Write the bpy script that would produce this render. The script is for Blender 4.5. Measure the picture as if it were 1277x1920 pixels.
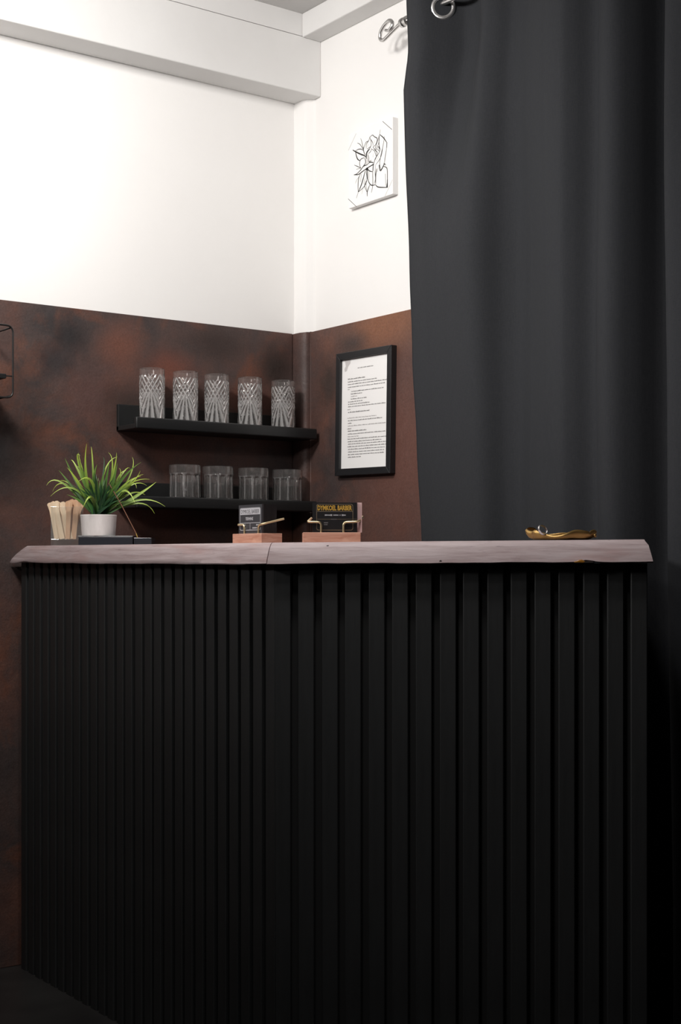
import bpy, bmesh, math, random
from mathutils import Vector, Matrix

# ---------------------------------------------------------------- camera, light, exposure
# World = the room: the corner seen in the photograph is the origin, the wall behind the
# ledges is the plane y = 0 (room on the -y side), the wall behind the curtain is x = 0.
sc = bpy.context.scene
for o in list(bpy.data.objects):
    bpy.data.objects.remove(o, do_unlink=True)
COL = sc.collection
cam_data = bpy.data.cameras.new('camera')
cam = bpy.data.objects.new('camera', cam_data)
COL.objects.link(cam)
cam_data.sensor_fit = 'VERTICAL'
cam_data.sensor_height = 36.0
cam_data.lens = 2620.0 * 36.0 / 1920.0
cam_data.shift_y = (1052.0 - 960.0) / 1920.0
cam_data.clip_start = 0.05
cam.location = (-2.3864, -3.4217, 1.05)
cam.rotation_euler = (math.radians(90), 0, math.radians(-36.5))
sc.camera = cam

world = bpy.data.worlds.new('world')
sc.world = world
world.use_nodes = True
world.node_tree.nodes['Background'].inputs[0].default_value = (0.75, 0.8, 0.9, 1)
world.node_tree.nodes['Background'].inputs[1].default_value = 0.02

def area(name, loc, rot, sx, sy, watts, colour=(1, 0.95, 0.9), spread=180):
    d = bpy.data.lights.new(name, 'AREA')
    d.shape = 'RECTANGLE'; d.size = sx; d.size_y = sy
    d.energy = watts; d.color = colour; d.spread = math.radians(spread)
    o = bpy.data.objects.new(name, d); COL.objects.link(o)
    o.location = loc; o.rotation_euler = rot
    return o

# key lamp of the room, then three added fill lights, all outside the frame
def aim(o, target):
    d = Vector(target) - o.location
    o.rotation_euler = d.to_track_quat('-Z', 'Y').to_euler()
    return o
aim(area('lamp_light', (-1.75, -1.10, 2.50), (0, 0, 0), 0.30, 0.30, 15.6, (1.0, 0.965, 0.93), 120), (-0.80, 0.0, 1.95))
aim(area('fill_light.001', (-3.70, -0.90, 2.50), (0, 0, 0), 0.40, 0.40, 3.0, (1.0, 0.97, 0.95), 46), (-0.55, -1.50, 1.60))  # added fill to brighten the curtain and its wall, no real fixture
aim(area('fill_light.002', (-3.05, -2.60, 2.50), (0, 0, 0), 0.45, 0.45, 4.1, (1.0, 0.97, 0.95), 60), (-0.60, -0.40, 2.40))  # frontal fill from the camera side, added to lift the upper walls
aim(area('fill_light.003', (-3.40, -0.50, 2.50), (0, 0, 0), 0.30, 0.30, 2.6, (1.0, 0.97, 0.95), 46), (-0.10, -1.30, 2.00))  # weak extra fill, added for the curtain only
# two downlights over the front of the counter
area('ceiling_downlight', (-1.15, -1.70, 2.55), (0, 0, 0), 0.2, 0.2, 5.4, (1.0, 0.97, 0.95), 120)
area('ceiling_downlight.001', (-1.60, -1.90, 2.55), (0, 0, 0), 0.2, 0.2, 3.8, (1.0, 0.97, 0.95), 130)

sc.view_settings.view_transform = 'Standard'
sc.view_settings.look = 'None'
sc.view_settings.gamma = 1.0
sc.view_settings.exposure = 0.0
sc.view_settings.use_curve_mapping = False
sc.render.film_transparent = False
sc.cycles.max_bounces = 12
sc.cycles.transmission_bounces = 12
sc.cycles.glossy_bounces = 6
sc.cycles.transparent_max_bounces = 32
sc.cycles.diffuse_bounces = 4
sc.cycles.caustics_reflective = False
sc.cycles.caustics_refractive = True

# ---------------------------------------------------------------- materials
MATS = {}
def mat(name, base=(0.5, 0.5, 0.5), rough=0.5, metal=0.0, **kw):
    m = bpy.data.materials.new(name); m.use_nodes = True
    b = m.node_tree.nodes['Principled BSDF']
    b.inputs['Base Color'].default_value = (*base, 1)
    b.inputs['Roughness'].default_value = rough
    b.inputs['Metallic'].default_value = metal
    for k, v in kw.items():
        b.inputs[k.replace('_', ' ')].default_value = v
    MATS[name] = m
    return m
def nodes(m):
    nt = m.node_tree
    return nt, nt.nodes, nt.links, nt.nodes['Principled BSDF']
def coords(nt, kind='Object', scale=(1, 1, 1), loc=(0, 0, 0)):
    tc = nt.nodes.new('ShaderNodeTexCoord'); mp = nt.nodes.new('ShaderNodeMapping')
    mp.inputs['Scale'].default_value = scale; mp.inputs['Location'].default_value = loc
    nt.links.new(tc.outputs[kind], mp.inputs[0])
    return mp.outputs[0]
def noise(nt, vec, scale, detail=4, rough=0.6, dist=0.0):
    n = nt.nodes.new('ShaderNodeTexNoise')
    n.inputs['Scale'].default_value = scale; n.inputs['Detail'].default_value = detail
    n.inputs['Roughness'].default_value = rough; n.inputs['Distortion'].default_value = dist
    nt.links.new(vec, n.inputs['Vector'])
    return n.outputs['Fac']
def ramp(nt, fac, stops, interp='LINEAR'):
    r = nt.nodes.new('ShaderNodeValToRGB'); cr = r.color_ramp; cr.interpolation = interp
    while len(cr.elements) < len(stops): cr.elements.new(0.5)
    for e, (p, c) in zip(cr.elements, stops):
        e.position = p; e.color = (*c, 1) if len(c) == 3 else c
    nt.links.new(fac, r.inputs[0])
    return r.outputs[0]
def mixc(nt, fac, a, b, mode='MIX'):
    n = nt.nodes.new('ShaderNodeMix'); n.data_type = 'RGBA'; n.blend_type = mode
    for sock, v in ((n.inputs[0], fac), (n.inputs[6], a), (n.inputs[7], b)):
        if isinstance(v, (int, float)): sock.default_value = v
        elif isinstance(v, tuple): sock.default_value = (*v, 1)
        else: nt.links.new(v, sock)
    return n.outputs[2]
def bump(nt, height, strength, dist=0.002, normal=None):
    n = nt.nodes.new('ShaderNodeBump'); n.inputs['Strength'].default_value = strength
    n.inputs['Distance'].default_value = dist
    nt.links.new(height, n.inputs['Height'])
    if normal: nt.links.new(normal, n.inputs['Normal'])
    return n.outputs[0]
def blob(nt, vec, centre, radius, soft=0.5, squash=(1, 1, 1), wob=None, amp=0.0):
    """1 inside a soft round spot of paint, 0 outside"""
    s = nt.nodes.new('ShaderNodeVectorMath'); s.operation = 'SUBTRACT'; s.inputs[1].default_value = centre
    nt.links.new(vec, s.inputs[0])
    q = nt.nodes.new('ShaderNodeVectorMath'); q.operation = 'MULTIPLY'; q.inputs[1].default_value = squash
    nt.links.new(s.outputs[0], q.inputs[0])
    l = nt.nodes.new('ShaderNodeVectorMath'); l.operation = 'LENGTH'; nt.links.new(q.outputs[0], l.inputs[0])
    out = l.outputs['Value']
    if wob is not None:
        a = nt.nodes.new('ShaderNodeMath'); a.operation = 'MULTIPLY_ADD'
        nt.links.new(wob, a.inputs[0]); a.inputs[1].default_value = amp; nt.links.new(out, a.inputs[2])
        out = a.outputs[0]
    mr = nt.nodes.new('ShaderNodeMapRange'); mr.interpolation_type = 'SMOOTHSTEP'
    mr.inputs['From Min'].default_value = radius + amp * 0.5; mr.inputs['From Max'].default_value = radius * (1 - soft) + amp * 0.5
    nt.links.new(out, mr.inputs['Value'])
    return mr.outputs[0]

def make_materials():
    # white wall paint, faint roller relief
    m = mat('white_wall_paint', (0.86, 0.835, 0.81), 0.75); nt, N, L, B = nodes(m)
    v = coords(nt); n1 = noise(nt, v, 1.6, 3); n2 = noise(nt, v, 90, 3)
    L.new(ramp(nt, n1, [(0.3, (0.865, 0.855, 0.84)), (0.7, (0.835, 0.82, 0.805))]), B.inputs['Base Color'])
    L.new(bump(nt, n2, 0.12, 0.002), B.inputs['Normal'])
    m = mat('beam_paint', (0.74, 0.73, 0.72), 0.7); nt, N, L, B = nodes(m)
    v = coords(nt); n1 = noise(nt, v, 3, 4)
    L.new(ramp(nt, n1, [(0.3, (0.76, 0.755, 0.745)), (0.7, (0.71, 0.70, 0.69))]), B.inputs['Base Color'])
    L.new(bump(nt, noise(nt, v, 60, 3), 0.15, 0.002), B.inputs['Normal'])
    # rust effect paint
    m = mat('rust_effect_paint', (0.08, 0.035, 0.025), 0.55); nt, N, L, B = nodes(m)
    v = coords(nt)
    big = noise(nt, v, 3.2, 5, 0.55, 0.4)
    c = ramp(nt, big, [(0.32, (0.034, 0.029, 0.030)), (0.44, (0.064, 0.042, 0.038)), (0.54, (0.088, 0.046, 0.038)), (0.66, (0.120, 0.055, 0.040))])
    grey = noise(nt, coords(nt, loc=(3, 7, 2)), 5.5, 5, 0.6, 0.6)
    c = mixc(nt, ramp(nt, grey, [(0.50, (0, 0, 0)), (0.66, (0.75, 0.75, 0.75))]), c, (0.048, 0.037, 0.037))
    org = noise(nt, coords(nt, loc=(9, 1, 4)), 4.3, 5, 0.65, 0.5)
    c = mixc(nt, ramp(nt, org, [(0.54, (0, 0, 0)), (0.72, (0.8, 0.8, 0.8))]), c, (0.16, 0.055, 0.028))
    wob = noise(nt, v, 9, 4, 0.6)
    # orange cloud along the top of the curtain wall, smoky blots on both walls
    o1 = blob(nt, v, (0, -0.42, 1.70), 0.30, 0.9, (1, 1, 2.4), wob, 0.12)
    c = mixc(nt, o1, c, (0.20, 0.082, 0.042))
    o2 = blob(nt, v, (0, -0.50, 1.33), 0.34, 0.9, (1, 1, 0.8), wob, 0.12)
    c = mixc(nt, o2, c, (0.125, 0.056, 0.043))
    for (ctr, r, sq, k) in (((-0.60, 0, 1.635), 0.11, (1, 1, 1.1), (0.135, 0.055, 0.038)),
                            ((-0.45, 0, 1.585), 0.13, (1, 1, 1.5), (0.140, 0.050, 0.034)),
                            ((-0.70, 0, 1.50), 0.14, (1, 1, 1.1), (0.088, 0.046, 0.040)),
                            ((-0.17, 0, 1.50), 0.10, (1, 1, 0.7), (0.115, 0.046, 0.034)),
                            ((-0.753, 0, 1.645), 0.085, (1, 1, 0.85), (0.020, 0.017, 0.018)),
                            ((-0.79, 0, 1.585), 0.08, (1, 1, 1.1), (0.030, 0.023, 0.024)),
                            ((-0.98, 0, 1.33), 0.24, (1, 1, 1.0), (0.015, 0.012, 0.012)),
                            ((-0.30, 0, 1.67), 0.16, (1, 1, 2.0), (0.036, 0.022, 0.019)),
                            ((-0.10, 0, 1.62), 0.09, (1, 1, 0.8), (0.026, 0.016, 0.013)),
                            ((-0.58, 0, 1.46), 0.12, (1, 1, 1.2), (0.040, 0.024, 0.020)),
                            ((0, -0.27, 1.665), 0.11, (1, 1, 2.2), (0.050, 0.032, 0.028)),
                            ((0, -0.155, 1.565), 0.085, (1, 1, 0.8), (0.042, 0.028, 0.024))):
        f = blob(nt, v, ctr, r, 0.95, sq, wob, 0.07)
        c = mixc(nt, f, c, k)
    fine = noise(nt, v, 190, 3, 0.7)
    c = mixc(nt, 0.52, c, ramp(nt, fine, [(0.3, (0.35, 0.33, 0.32)), (0.7, (0.68, 0.67, 0.66))]), 'OVERLAY')
    L.new(c, B.inputs['Base Color'])
    mid = noise(nt, v, 26, 6, 0.65)
    nb = bump(nt, mid, 0.5, 0.004); nb = bump(nt, fine, 0.4, 0.001, nb)
    L.new(nb, B.inputs['Normal'])
    L.new(ramp(nt, mid, [(0.35, (0.5, 0.5, 0.5)), (0.7, (0.7, 0.7, 0.7))]), B.inputs['Roughness'])
    # black slat paint
    m = mat('black_slat_paint', (0.016, 0.016, 0.0165), 0.55); nt, N, L, B = nodes(m)
    v = coords(nt, scale=(1, 1, 0.12)); n1 = noise(nt, v, 60, 4)
    L.new(ramp(nt, n1, [(0.3, (0.0145, 0.0152, 0.0156)), (0.7, (0.0215, 0.0222, 0.0227))]), B.inputs['Base Color'])
    L.new(bump(nt, noise(nt, v, 160, 4), 0.25, 0.001), B.inputs['Normal'])
    mat('black_backing', (0.011, 0.011, 0.011), 0.7)
    # live edge timber
    m = mat('greyed_timber', (0.3, 0.22, 0.21), 0.5); nt, N, L, B = nodes(m)
    v = coords(nt, 'Generated', (1, 1, 1))
    g = coords(nt, 'UV', (1, 9, 1)); gr = noise(nt, g, 5, 6, 0.66, 0.5)
    c = ramp(nt, gr, [(0.24, (0.27, 0.185, 0.185)), (0.42, (0.43, 0.335, 0.335)), (0.58, (0.52, 0.425, 0.43)), (0.78, (0.61, 0.52, 0.52))])
    g2 = coords(nt, 'UV', (2.2, 26, 1), (4, 2, 0)); st = noise(nt, g2, 6, 5, 0.7, 0.8)
    c = mixc(nt, ramp(nt, st, [(0.60, (0, 0, 0)), (0.72, (0.75, 0.75, 0.75))]), c, (0.17, 0.115, 0.125))
    pk = noise(nt, coords(nt, 'UV', (1.6, 5, 1), (7, 3, 0)), 3, 3)
    c = mixc(nt, ramp(nt, pk, [(0.52, (0, 0, 0)), (0.7, (0.6, 0.6, 0.6))]), c, (0.46, 0.29, 0.275))
    L.new(c, B.inputs['Base Color'])
    L.new(bump(nt, gr, 0.3, 0.002), B.inputs['Normal'])
    mat('knot_hole', (0.02, 0.012, 0.01), 0.9)
    mat('amber_resin', (0.30, 0.13, 0.02), 0.3)
    # curtain cloth
    m = mat('charcoal_cloth', (0.055, 0.0555, 0.0585), 0.9); nt, N, L, B = nodes(m)
    B.inputs['Specular IOR Level'].default_value = 0.25
    v1 = coords(nt, scale=(1, 1, 8)); v2 = coords(nt, scale=(3, 6, 0.5))
    w1 = noise(nt, v1, 130, 3, 0.7); w2 = noise(nt, v2, 130, 3, 0.7)
    w = nt.nodes.new('ShaderNodeMath'); w.operation = 'ADD'; L.new(w1, w.inputs[0]); L.new(w2, w.inputs[1])
    h = nt.nodes.new('ShaderNodeMath'); h.operation = 'MULTIPLY'; L.new(w.outputs[0], h.inputs[0]); h.inputs[1].default_value = 0.5
    L.new(ramp(nt, h.outputs[0], [(0.35, (0.0235, 0.0250, 0.0282)), (0.65, (0.0345, 0.0363, 0.0405))]), B.inputs['Base Color'])
    L.new(bump(nt, h.outputs[0], 0.4, 0.0008), B.inputs['Normal'])
    mat('brushed_steel', (0.62, 0.61, 0.60), 0.28, 1.0)
    mat('chrome', (0.90, 0.89, 0.88), 0.30, 1.0)
    m = mat('brass', (0.93, 0.76, 0.47), 0.38, 1.0)
    m = mat('antique_gold', (0.50, 0.32, 0.12), 0.45, 1.0); nt, N, L, B = nodes(m)
    L.new(bump(nt, noise(nt, coords(nt), 60, 4), 0.3, 0.002), B.inputs['Normal'])
    m = mat('black_ledge_paint', (0.012, 0.0125, 0.013), 0.42); nt, N, L, B = nodes(m)
    L.new(bump(nt, noise(nt, coords(nt), 220, 3), 0.2, 0.0006), B.inputs['Normal'])
    m = mat('black_frame', (0.016, 0.016, 0.0175), 0.4)
    mat('black_wire', (0.012, 0.011, 0.011), 0.35)
    m = mat('clear_glass', (1, 1, 1), 0.04); m.node_tree.nodes['Principled BSDF'].inputs['Transmission Weight'].default_value = 0.95
    m.node_tree.nodes['Principled BSDF'].inputs['IOR'].default_value = 1.5
    for nm, tw, rg in (('cut_crystal', 0.97, 0.0), ('ground_facet', 0.72, 0.10), ('soft_facet', 0.88, 0.04)):
        m = mat(nm, (1, 0.985, 0.975), rg); B = m.node_tree.nodes['Principled BSDF']
        B.inputs['Transmission Weight'].default_value = tw; B.inputs['IOR'].default_value = 1.6
    # thin sheet acrylic: light passes straight through, the faces reflect
    m = mat('clear_acrylic', (0.97, 1, 0.985), 0.03); nt, N, L, B = nodes(m)
    tr = N.new('ShaderNodeBsdfTransparent'); tr.inputs[0].default_value = (0.985, 0.992, 0.988, 1)
    gl = N.new('ShaderNodeBsdfGlossy'); gl.inputs['Roughness'].default_value = 0.05
    mx = N.new('ShaderNodeMixShader'); mx.inputs[0].default_value = 0.06; L.new(tr.outputs[0], mx.inputs[1]); L.new(gl.outputs[0], mx.inputs[2])
    df = N.new('ShaderNodeBsdfDiffuse'); df.inputs[0].default_value = (0.8, 0.85, 0.82, 1); m2 = N.new('ShaderNodeMixShader'); m2.inputs[0].default_value = 0.05
    L.new(mx.outputs[0], m2.inputs[1]); L.new(df.outputs[0], m2.inputs[2]); L.new(m2.outputs[0], N['Material Output'].inputs['Surface'])
    m = mat('white_canvas', (0.865, 0.855, 0.845), 0.8); nt, N, L, B = nodes(m)
    L.new(bump(nt, noise(nt, coords(nt), 400, 2), 0.15, 0.0005), B.inputs['Normal'])
    mat('paper', (0.93, 0.92, 0.91), 0.8)
    mat('ink_black', (0.02, 0.02, 0.02), 0.7)
    mat('ink_grey', (0.34, 0.34, 0.335), 0.7)
    mat('ink_pale', (0.60, 0.60, 0.59), 0.7)
    mat('type_grey', (0.13, 0.12, 0.12), 0.8)
    mat('type_soft', (0.36, 0.34, 0.34), 0.8)
    mat('pale_emblem', (0.60, 0.575, 0.57), 0.8)
    m = mat('ceramic_pot', (0.62, 0.59, 0.56), 0.6); nt, N, L, B = nodes(m)
    n = noise(nt, coords(nt, scale=(1, 1, 0.35)), 34, 5)
    L.new(ramp(nt, n, [(0.3, (0.64, 0.61, 0.59)), (0.65, (0.82, 0.79, 0.77))]), B.inputs['Base Color'])
    mat('dark_soil', (0.02, 0.018, 0.012), 0.9)
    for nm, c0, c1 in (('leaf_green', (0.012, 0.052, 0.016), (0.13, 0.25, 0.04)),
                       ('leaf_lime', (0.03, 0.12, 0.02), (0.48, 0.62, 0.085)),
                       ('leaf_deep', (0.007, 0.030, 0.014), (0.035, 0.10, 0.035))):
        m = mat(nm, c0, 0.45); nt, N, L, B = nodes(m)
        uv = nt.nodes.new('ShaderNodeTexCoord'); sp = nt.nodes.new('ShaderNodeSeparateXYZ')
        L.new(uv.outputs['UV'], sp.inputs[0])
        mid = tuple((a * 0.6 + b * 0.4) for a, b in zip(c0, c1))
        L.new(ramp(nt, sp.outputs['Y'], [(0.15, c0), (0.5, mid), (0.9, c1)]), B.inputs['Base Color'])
        B.inputs['Subsurface Weight'].default_value = 0.0
    for nm, c0, c1 in (('pale_birch', (0.82, 0.60, 0.40), (0.92, 0.76, 0.56)), ('tan_birch', (0.62, 0.36, 0.21), (0.80, 0.52, 0.34)),
                       ('copper_wood', (0.50, 0.21, 0.135), (0.70, 0.40, 0.29))):
        m = mat(nm, c0, 0.5); nt, N, L, B = nodes(m)
        n = noise(nt, coords(nt, scale=(4, 4, 0.6) if 'birch' in nm else (1.2, 1.2, 9)), 16, 5, 0.6, 0.8)
        L.new(ramp(nt, n, [(0.3, c0), (0.68, c1)]), B.inputs['Base Color'])
    mat('incense_brown', (0.22, 0.10, 0.06), 0.8)
    mat('straw_yellow', (0.60, 0.40, 0.08), 0.7)
    mat('smoked_box', (0.028, 0.030, 0.036), 0.12)
    m = mat('tray_edge', (0.05, 0.052, 0.06), 0.2)
    mat('card_black', (0.013, 0.012, 0.013), 0.45)
    mat('card_slate', (0.055, 0.054, 0.060), 0.5)
    mat('card_edge_pink', (0.78, 0.52, 0.50), 0.8)
    mat('print_silver', (0.60, 0.59, 0.62), 0.6)
    mat('print_dim', (0.22, 0.21, 0.215), 0.6)
    mat('print_gold', (0.62, 0.36, 0.06), 0.4)
    mat('print_gold_line', (0.20, 0.15, 0.10), 0.5)
    m = mat('dark_floor', (0.018, 0.017, 0.017), 0.35); nt, N, L, B = nodes(m)
    L.new(ramp(nt, noise(nt, coords(nt), 5, 5), [(0.3, (0.014, 0.013, 0.013)), (0.7, (0.03, 0.029, 0.028))]), B.inputs['Base Color'])
    mat('dim_wall', (0.10, 0.095, 0.09), 0.8)
    mat('ceiling_paint', (0.62, 0.61, 0.60), 0.85)
make_materials()

# ---------------------------------------------------------------- mesh helpers
class MB:
    def __init__(self): self.v = []; self.f = []; self.uv = {}
    def quadstrip(self, rings, closed=True, cap0=False, cap1=False):
        n = len(rings[0]); b = len(self.v)
        for r in rings: self.v += [tuple(p) for p in r]
        m = n if closed else n - 1
        for i in range(len(rings) - 1):
            for j in range(m):
                k = (j + 1) % n
                self.f.append((b + i * n + j, b + i * n + k, b + (i + 1) * n + k, b + (i + 1) * n + j))
        if cap0: self.f.append(tuple(b + j for j in reversed(range(n))))
        if cap1: self.f.append(tuple(b + (len(rings) - 1) * n + j for j in range(n)))
    def box(self, x0, x1, y0, y1, z0, z1):
        self.quadstrip([[(x0, y0, z0), (x1, y0, z0), (x1, y1, z0), (x0, y1, z0)], [(x0, y0, z1), (x1, y0, z1), (x1, y1, z1), (x0, y1, z1)]], True, True, True)
    def prism(self, poly, z0, z1):
        self.quadstrip([[(x, y, z0) for x, y in poly], [(x, y, z1) for x, y in poly]], True, True, True)
    def hexa(self, bottom, top):
        self.quadstrip([bottom, top], True, True, True)
    def tube(self, path, r, n=10, caps=True):
        P = [Vector(p) for p in path]; rings = []
        t0 = (P[1] - P[0]).normalized()
        up = Vector((0, 0, 1)) if abs(t0.z) < 0.9 else Vector((1, 0, 0))
        nn = t0.cross(up).normalized()
        for i, p in enumerate(P):
            t = (P[min(i + 1, len(P) - 1)] - P[max(i - 1, 0)]).normalized()
            nn = (nn - t * nn.dot(t)).normalized(); bb = t.cross(nn)
            rr = r[i] if isinstance(r, (list, tuple)) else r
            rings.append([p + nn * math.cos(a) * rr + bb * math.sin(a) * rr for a in (2 * math.pi * k / n for k in range(n))])
        self.quadstrip(rings, True, caps, caps)
    def lathe(self, prof, n=48, fr=None):
        rings = []
        for r, z in prof:
            rings.append([((fr(r, z, a) if fr else r) * math.cos(a), (fr(r, z, a) if fr else r) * math.sin(a), z) for a in (2 * math.pi * k / n for k in range(n))])
        self.quadstrip(rings, True)
    def build(self, name, material, parent=None, loc=None, rz=0.0, smooth=False, bevel=0.0, seg=2, angle=35, uvs=None):
        me = bpy.data.meshes.new(name)
        me.from_pydata([tuple(p) for p in self.v], [], self.f)
        bm = bmesh.new(); bm.from_mesh(me)
        bmesh.ops.recalc_face_normals(bm, faces=bm.faces)
        if bevel > 0:
            ed = [e for e in bm.edges if len(e.link_faces) == 2 and e.calc_face_angle(0) > math.radians(angle)]
            bmesh.ops.bevel(bm, geom=ed, offset=bevel, segments=seg, affect='EDGES', profile=0.5, clamp_overlap=True)
        bm.to_mesh(me); bm.free()
        if uvs:
            ul = me.uv_layers.new(name='UVMap')
            for lp in me.loops: ul.data[lp.index].uv = uvs(me.vertices[lp.vertex_index].co)
        if smooth:
            me.shade_smooth() if smooth is True else me.shade_auto(math.radians(smooth)) if hasattr(me, 'shade_auto') else me.shade_smooth()
            if smooth is not True:
                for p in me.polygons: p.use_smooth = True
                try: me.set_sharp_from_angle(angle=math.radians(smooth))
                except Exception: pass
        me.materials.append(MATS[material])
        o = bpy.data.objects.new(name, me); COL.objects.link(o)
        if loc is not None: o.location = loc
        o.rotation_euler = (0, 0, rz)
        if parent is not None: o.parent = parent
        return o
def tag(o, label=None, cat=None, group=None, kind=None):
    if label: o['label'] = label
    if cat: o['category'] = cat
    if group: o['group'] = group
    if kind: o['kind'] = kind
    return o
def empty(name, loc=(0, 0, 0), rz=0.0, label=None, cat=None, group=None, kind=None):
    o = bpy.data.objects.new(name, None); COL.objects.link(o)
    o.location = loc; o.rotation_euler = (0, 0, rz); o.empty_display_size = 0.05
    return tag(o, label, cat, group, kind)
def bezier(pts, n=8):
    """Catmull-Rom through the points"""
    P = [Vector(p) for p in pts]
    if len(P) < 3: return P
    out = []
    for i in range(len(P) - 1):
        a = P[i - 1] if i else P[0] * 2 - P[1]; b = P[i]; c = P[i + 1]; d = P[i + 2] if i + 2 < len(P) else P[-1] * 2 - P[-2]
        for k in range(n):
            t = k / n
            out.append(0.5 * ((2 * b) + (c - a) * t + (2 * a - 5 * b + 4 * c - d) * t * t + (3 * b - a - 3 * c + d) * t ** 3))
    out.append(P[-1]); return out
def rounded(pts, r, n=5):
    """polyline with its inner corners rounded"""
    P = [Vector(p) for p in pts]; out = [P[0]]
    for i in range(1, len(P) - 1):
        a = (P[i - 1] - P[i]); b = (P[i + 1] - P[i]); rr = min(r, a.length * 0.45, b.length * 0.45)
        s = P[i] + a.normalized() * rr; e = P[i] + b.normalized() * rr
        for k in range(n + 1):
            t = k / n; out.append(s * (1 - t) ** 2 + P[i] * 2 * t * (1 - t) + e * t * t)
    out.append(P[-1]); return out
def ribbon2d(mb, pts, w, place):
    """flat printed stroke: pts (u, v), width w, place(u, v) -> world/local point"""
    P = [Vector((p[0], p[1])) for p in pts]; base = len(mb.v); n = len(P)
    for i, p in enumerate(P):
        t = (P[min(i + 1, n - 1)] - P[max(i - 1, 0)]); t = t.normalized() if t.length > 1e-9 else Vector((1, 0))
        q = Vector((-t.y, t.x)) * (w[i] if isinstance(w, list) else w) * 0.5
        mb.v.append(place(p.x + q.x, p.y + q.y)); mb.v.append(place(p.x - q.x, p.y - q.y))
    for i in range(n - 1):
        k = base + 2 * i; mb.f.append((k, k + 1, k + 3, k + 2))

# ---------------------------------------------------------------- the room
def struct(name, mb, m, parent=None, **kw):
    o = mb.build(name, m, parent, **kw)
    if parent is None: o['kind'] = 'structure'
    return o
XL, YF, ZC, ZW = -5.2, -6.0, 2.637, 1.724
b = MB(); b.box(XL, 0, 0, 0.1, 0, ZC + 0.1); struct('wall_left', b, 'white_wall_paint')
b = MB(); b.box(0, 0.1, YF, 0.1, 0, ZC + 0.1); struct('wall_right', b, 'white_wall_paint')
b = MB(); b.box(XL - 0.1, XL, YF, 0.1, 0, ZC + 0.1); struct('wall_far', b, 'white_wall_paint')
b = MB(); b.box(XL - 0.1, 0.1, YF - 0.1, YF, 0, ZC + 0.1); struct('wall_front', b, 'white_wall_paint')
b = MB(); b.box(XL, XL + 0.012, YF, -0.006, 0, ZW); struct('trim_9', b, 'rust_effect_paint')
b = MB(); b.box(XL + 0.012, -0.012, YF, YF + 0.012, 0, ZW); struct('trim_10', b, 'rust_effect_paint')
b = MB(); b.box(XL - 0.1, 0.1, YF - 0.1, 0.1, -0.1, 0); struct('floor', b, 'dark_floor')
b = MB(); b.box(XL - 0.1, 0.1, YF - 0.1, 0.1, ZC, ZC + 0.1); struct('ceiling', b, 'ceiling_paint')
# beam along the ledge wall: boarded in two heights, with a fine joint between them
b = MB(); b.box(XL, 0, -0.1005, 0, 2.408, 2.5712); struct('trim_1', b, 'beam_paint', bevel=0.003)
b = MB(); b.box(XL, 0, -0.0995, 0, 2.5722, ZC); struct('trim_2', b, 'beam_paint', bevel=0.001)
# higher beam along the curtain wall
b = MB(); b.box(-0.067, 0, YF, -0.1, 2.568, ZC); struct('trim_3', b, 'beam_paint', bevel=0.003)
# corner post, white above the painted band
b = MB()
b.prism([(-0.026, 0.0), (-0.026, -0.045), (-0.020, -0.058), (-0.006, -0.066), (0, -0.074), (0, 0)], ZW, 2.408)
struct('trim_4', b, 'white_wall_paint', smooth=40)
b = MB()
b.prism([(-0.034, -0.0), (-0.034, -0.020), (-0.033, -0.040), (-0.027, -0.054), (-0.018, -0.060), (-0.004, -0.060), (-0.004, 0)], 0, ZW - 0.001)
struct('trim_5', b, 'rust_effect_paint', smooth=50)
# painted boards: thin panels standing proud of the plaster
b = MB(); b.box(XL, -0.036, -0.006, 0, 0, ZW); struct('trim_6', b, 'rust_effect_paint', bevel=0.0015)
b = MB(); b.box(-0.012, 0, YF, -0.066, 0, ZW); struct('trim_7', b, 'rust_effect_paint', bevel=0.0015)
b = MB(); b.tube([(-0.010, -0.0635, 0.0), (-0.010, -0.0635, ZW + 0.001)], 0.0028, 8); struct('trim_8', b, 'rust_effect_paint', smooth=True)

# ---------------------------------------------------------------- the bar counter
KX, KY = -0.9057, -1.2082            # plan position of the outer corner of the slatted front
VX, VY = 0.7604, -0.6494             # direction of the front that faces the room
NX, NY = -0.6494, -0.7604            # its outward direction
LEN_B = 0.7040
counter = empty('bar_counter', (KX, KY, 0), 0, 'black slatted bar counter with a bent front under the timber top', 'bar counter')
def slat_mb(w=0.0305, d=0.013, h=1.0463, c=0.0016):
    m = MB(); m.prism([(c, 0), (w - c, 0), (w, c), (w, d), (0, d), (0, c)], 0.0, h); return m
slat0 = slat_mb().build('slat', 'black_slat_paint', counter, (0, 0.0305, 0), math.radians(-90))
def put_slat(x, y, rz, k):
    o = slat0.copy(); COL.objects.link(o); o.parent = counter
    o.location = (x, y, 0); o.rotation_euler = (0, 0, rz); return o
random.seed(4)
PITCH = 0.0439
for k in range(1, 27):
    j = random.uniform(-0.0008, 0.0008)
    put_slat(random.uniform(-0.001, 0.001), 0.0305 + k * PITCH + j, math.radians(-90), k)
th = math.atan2(VY, VX)
for k in range(16):
    j = 0.0015 + k * 0.0447 + (random.uniform(-0.0008, 0.0008) if k else 0); q = random.uniform(-0.001, 0.001) if k else 0.0
    put_slat(VX * j - NX * q, VY * j - NY * q, th, k)
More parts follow.
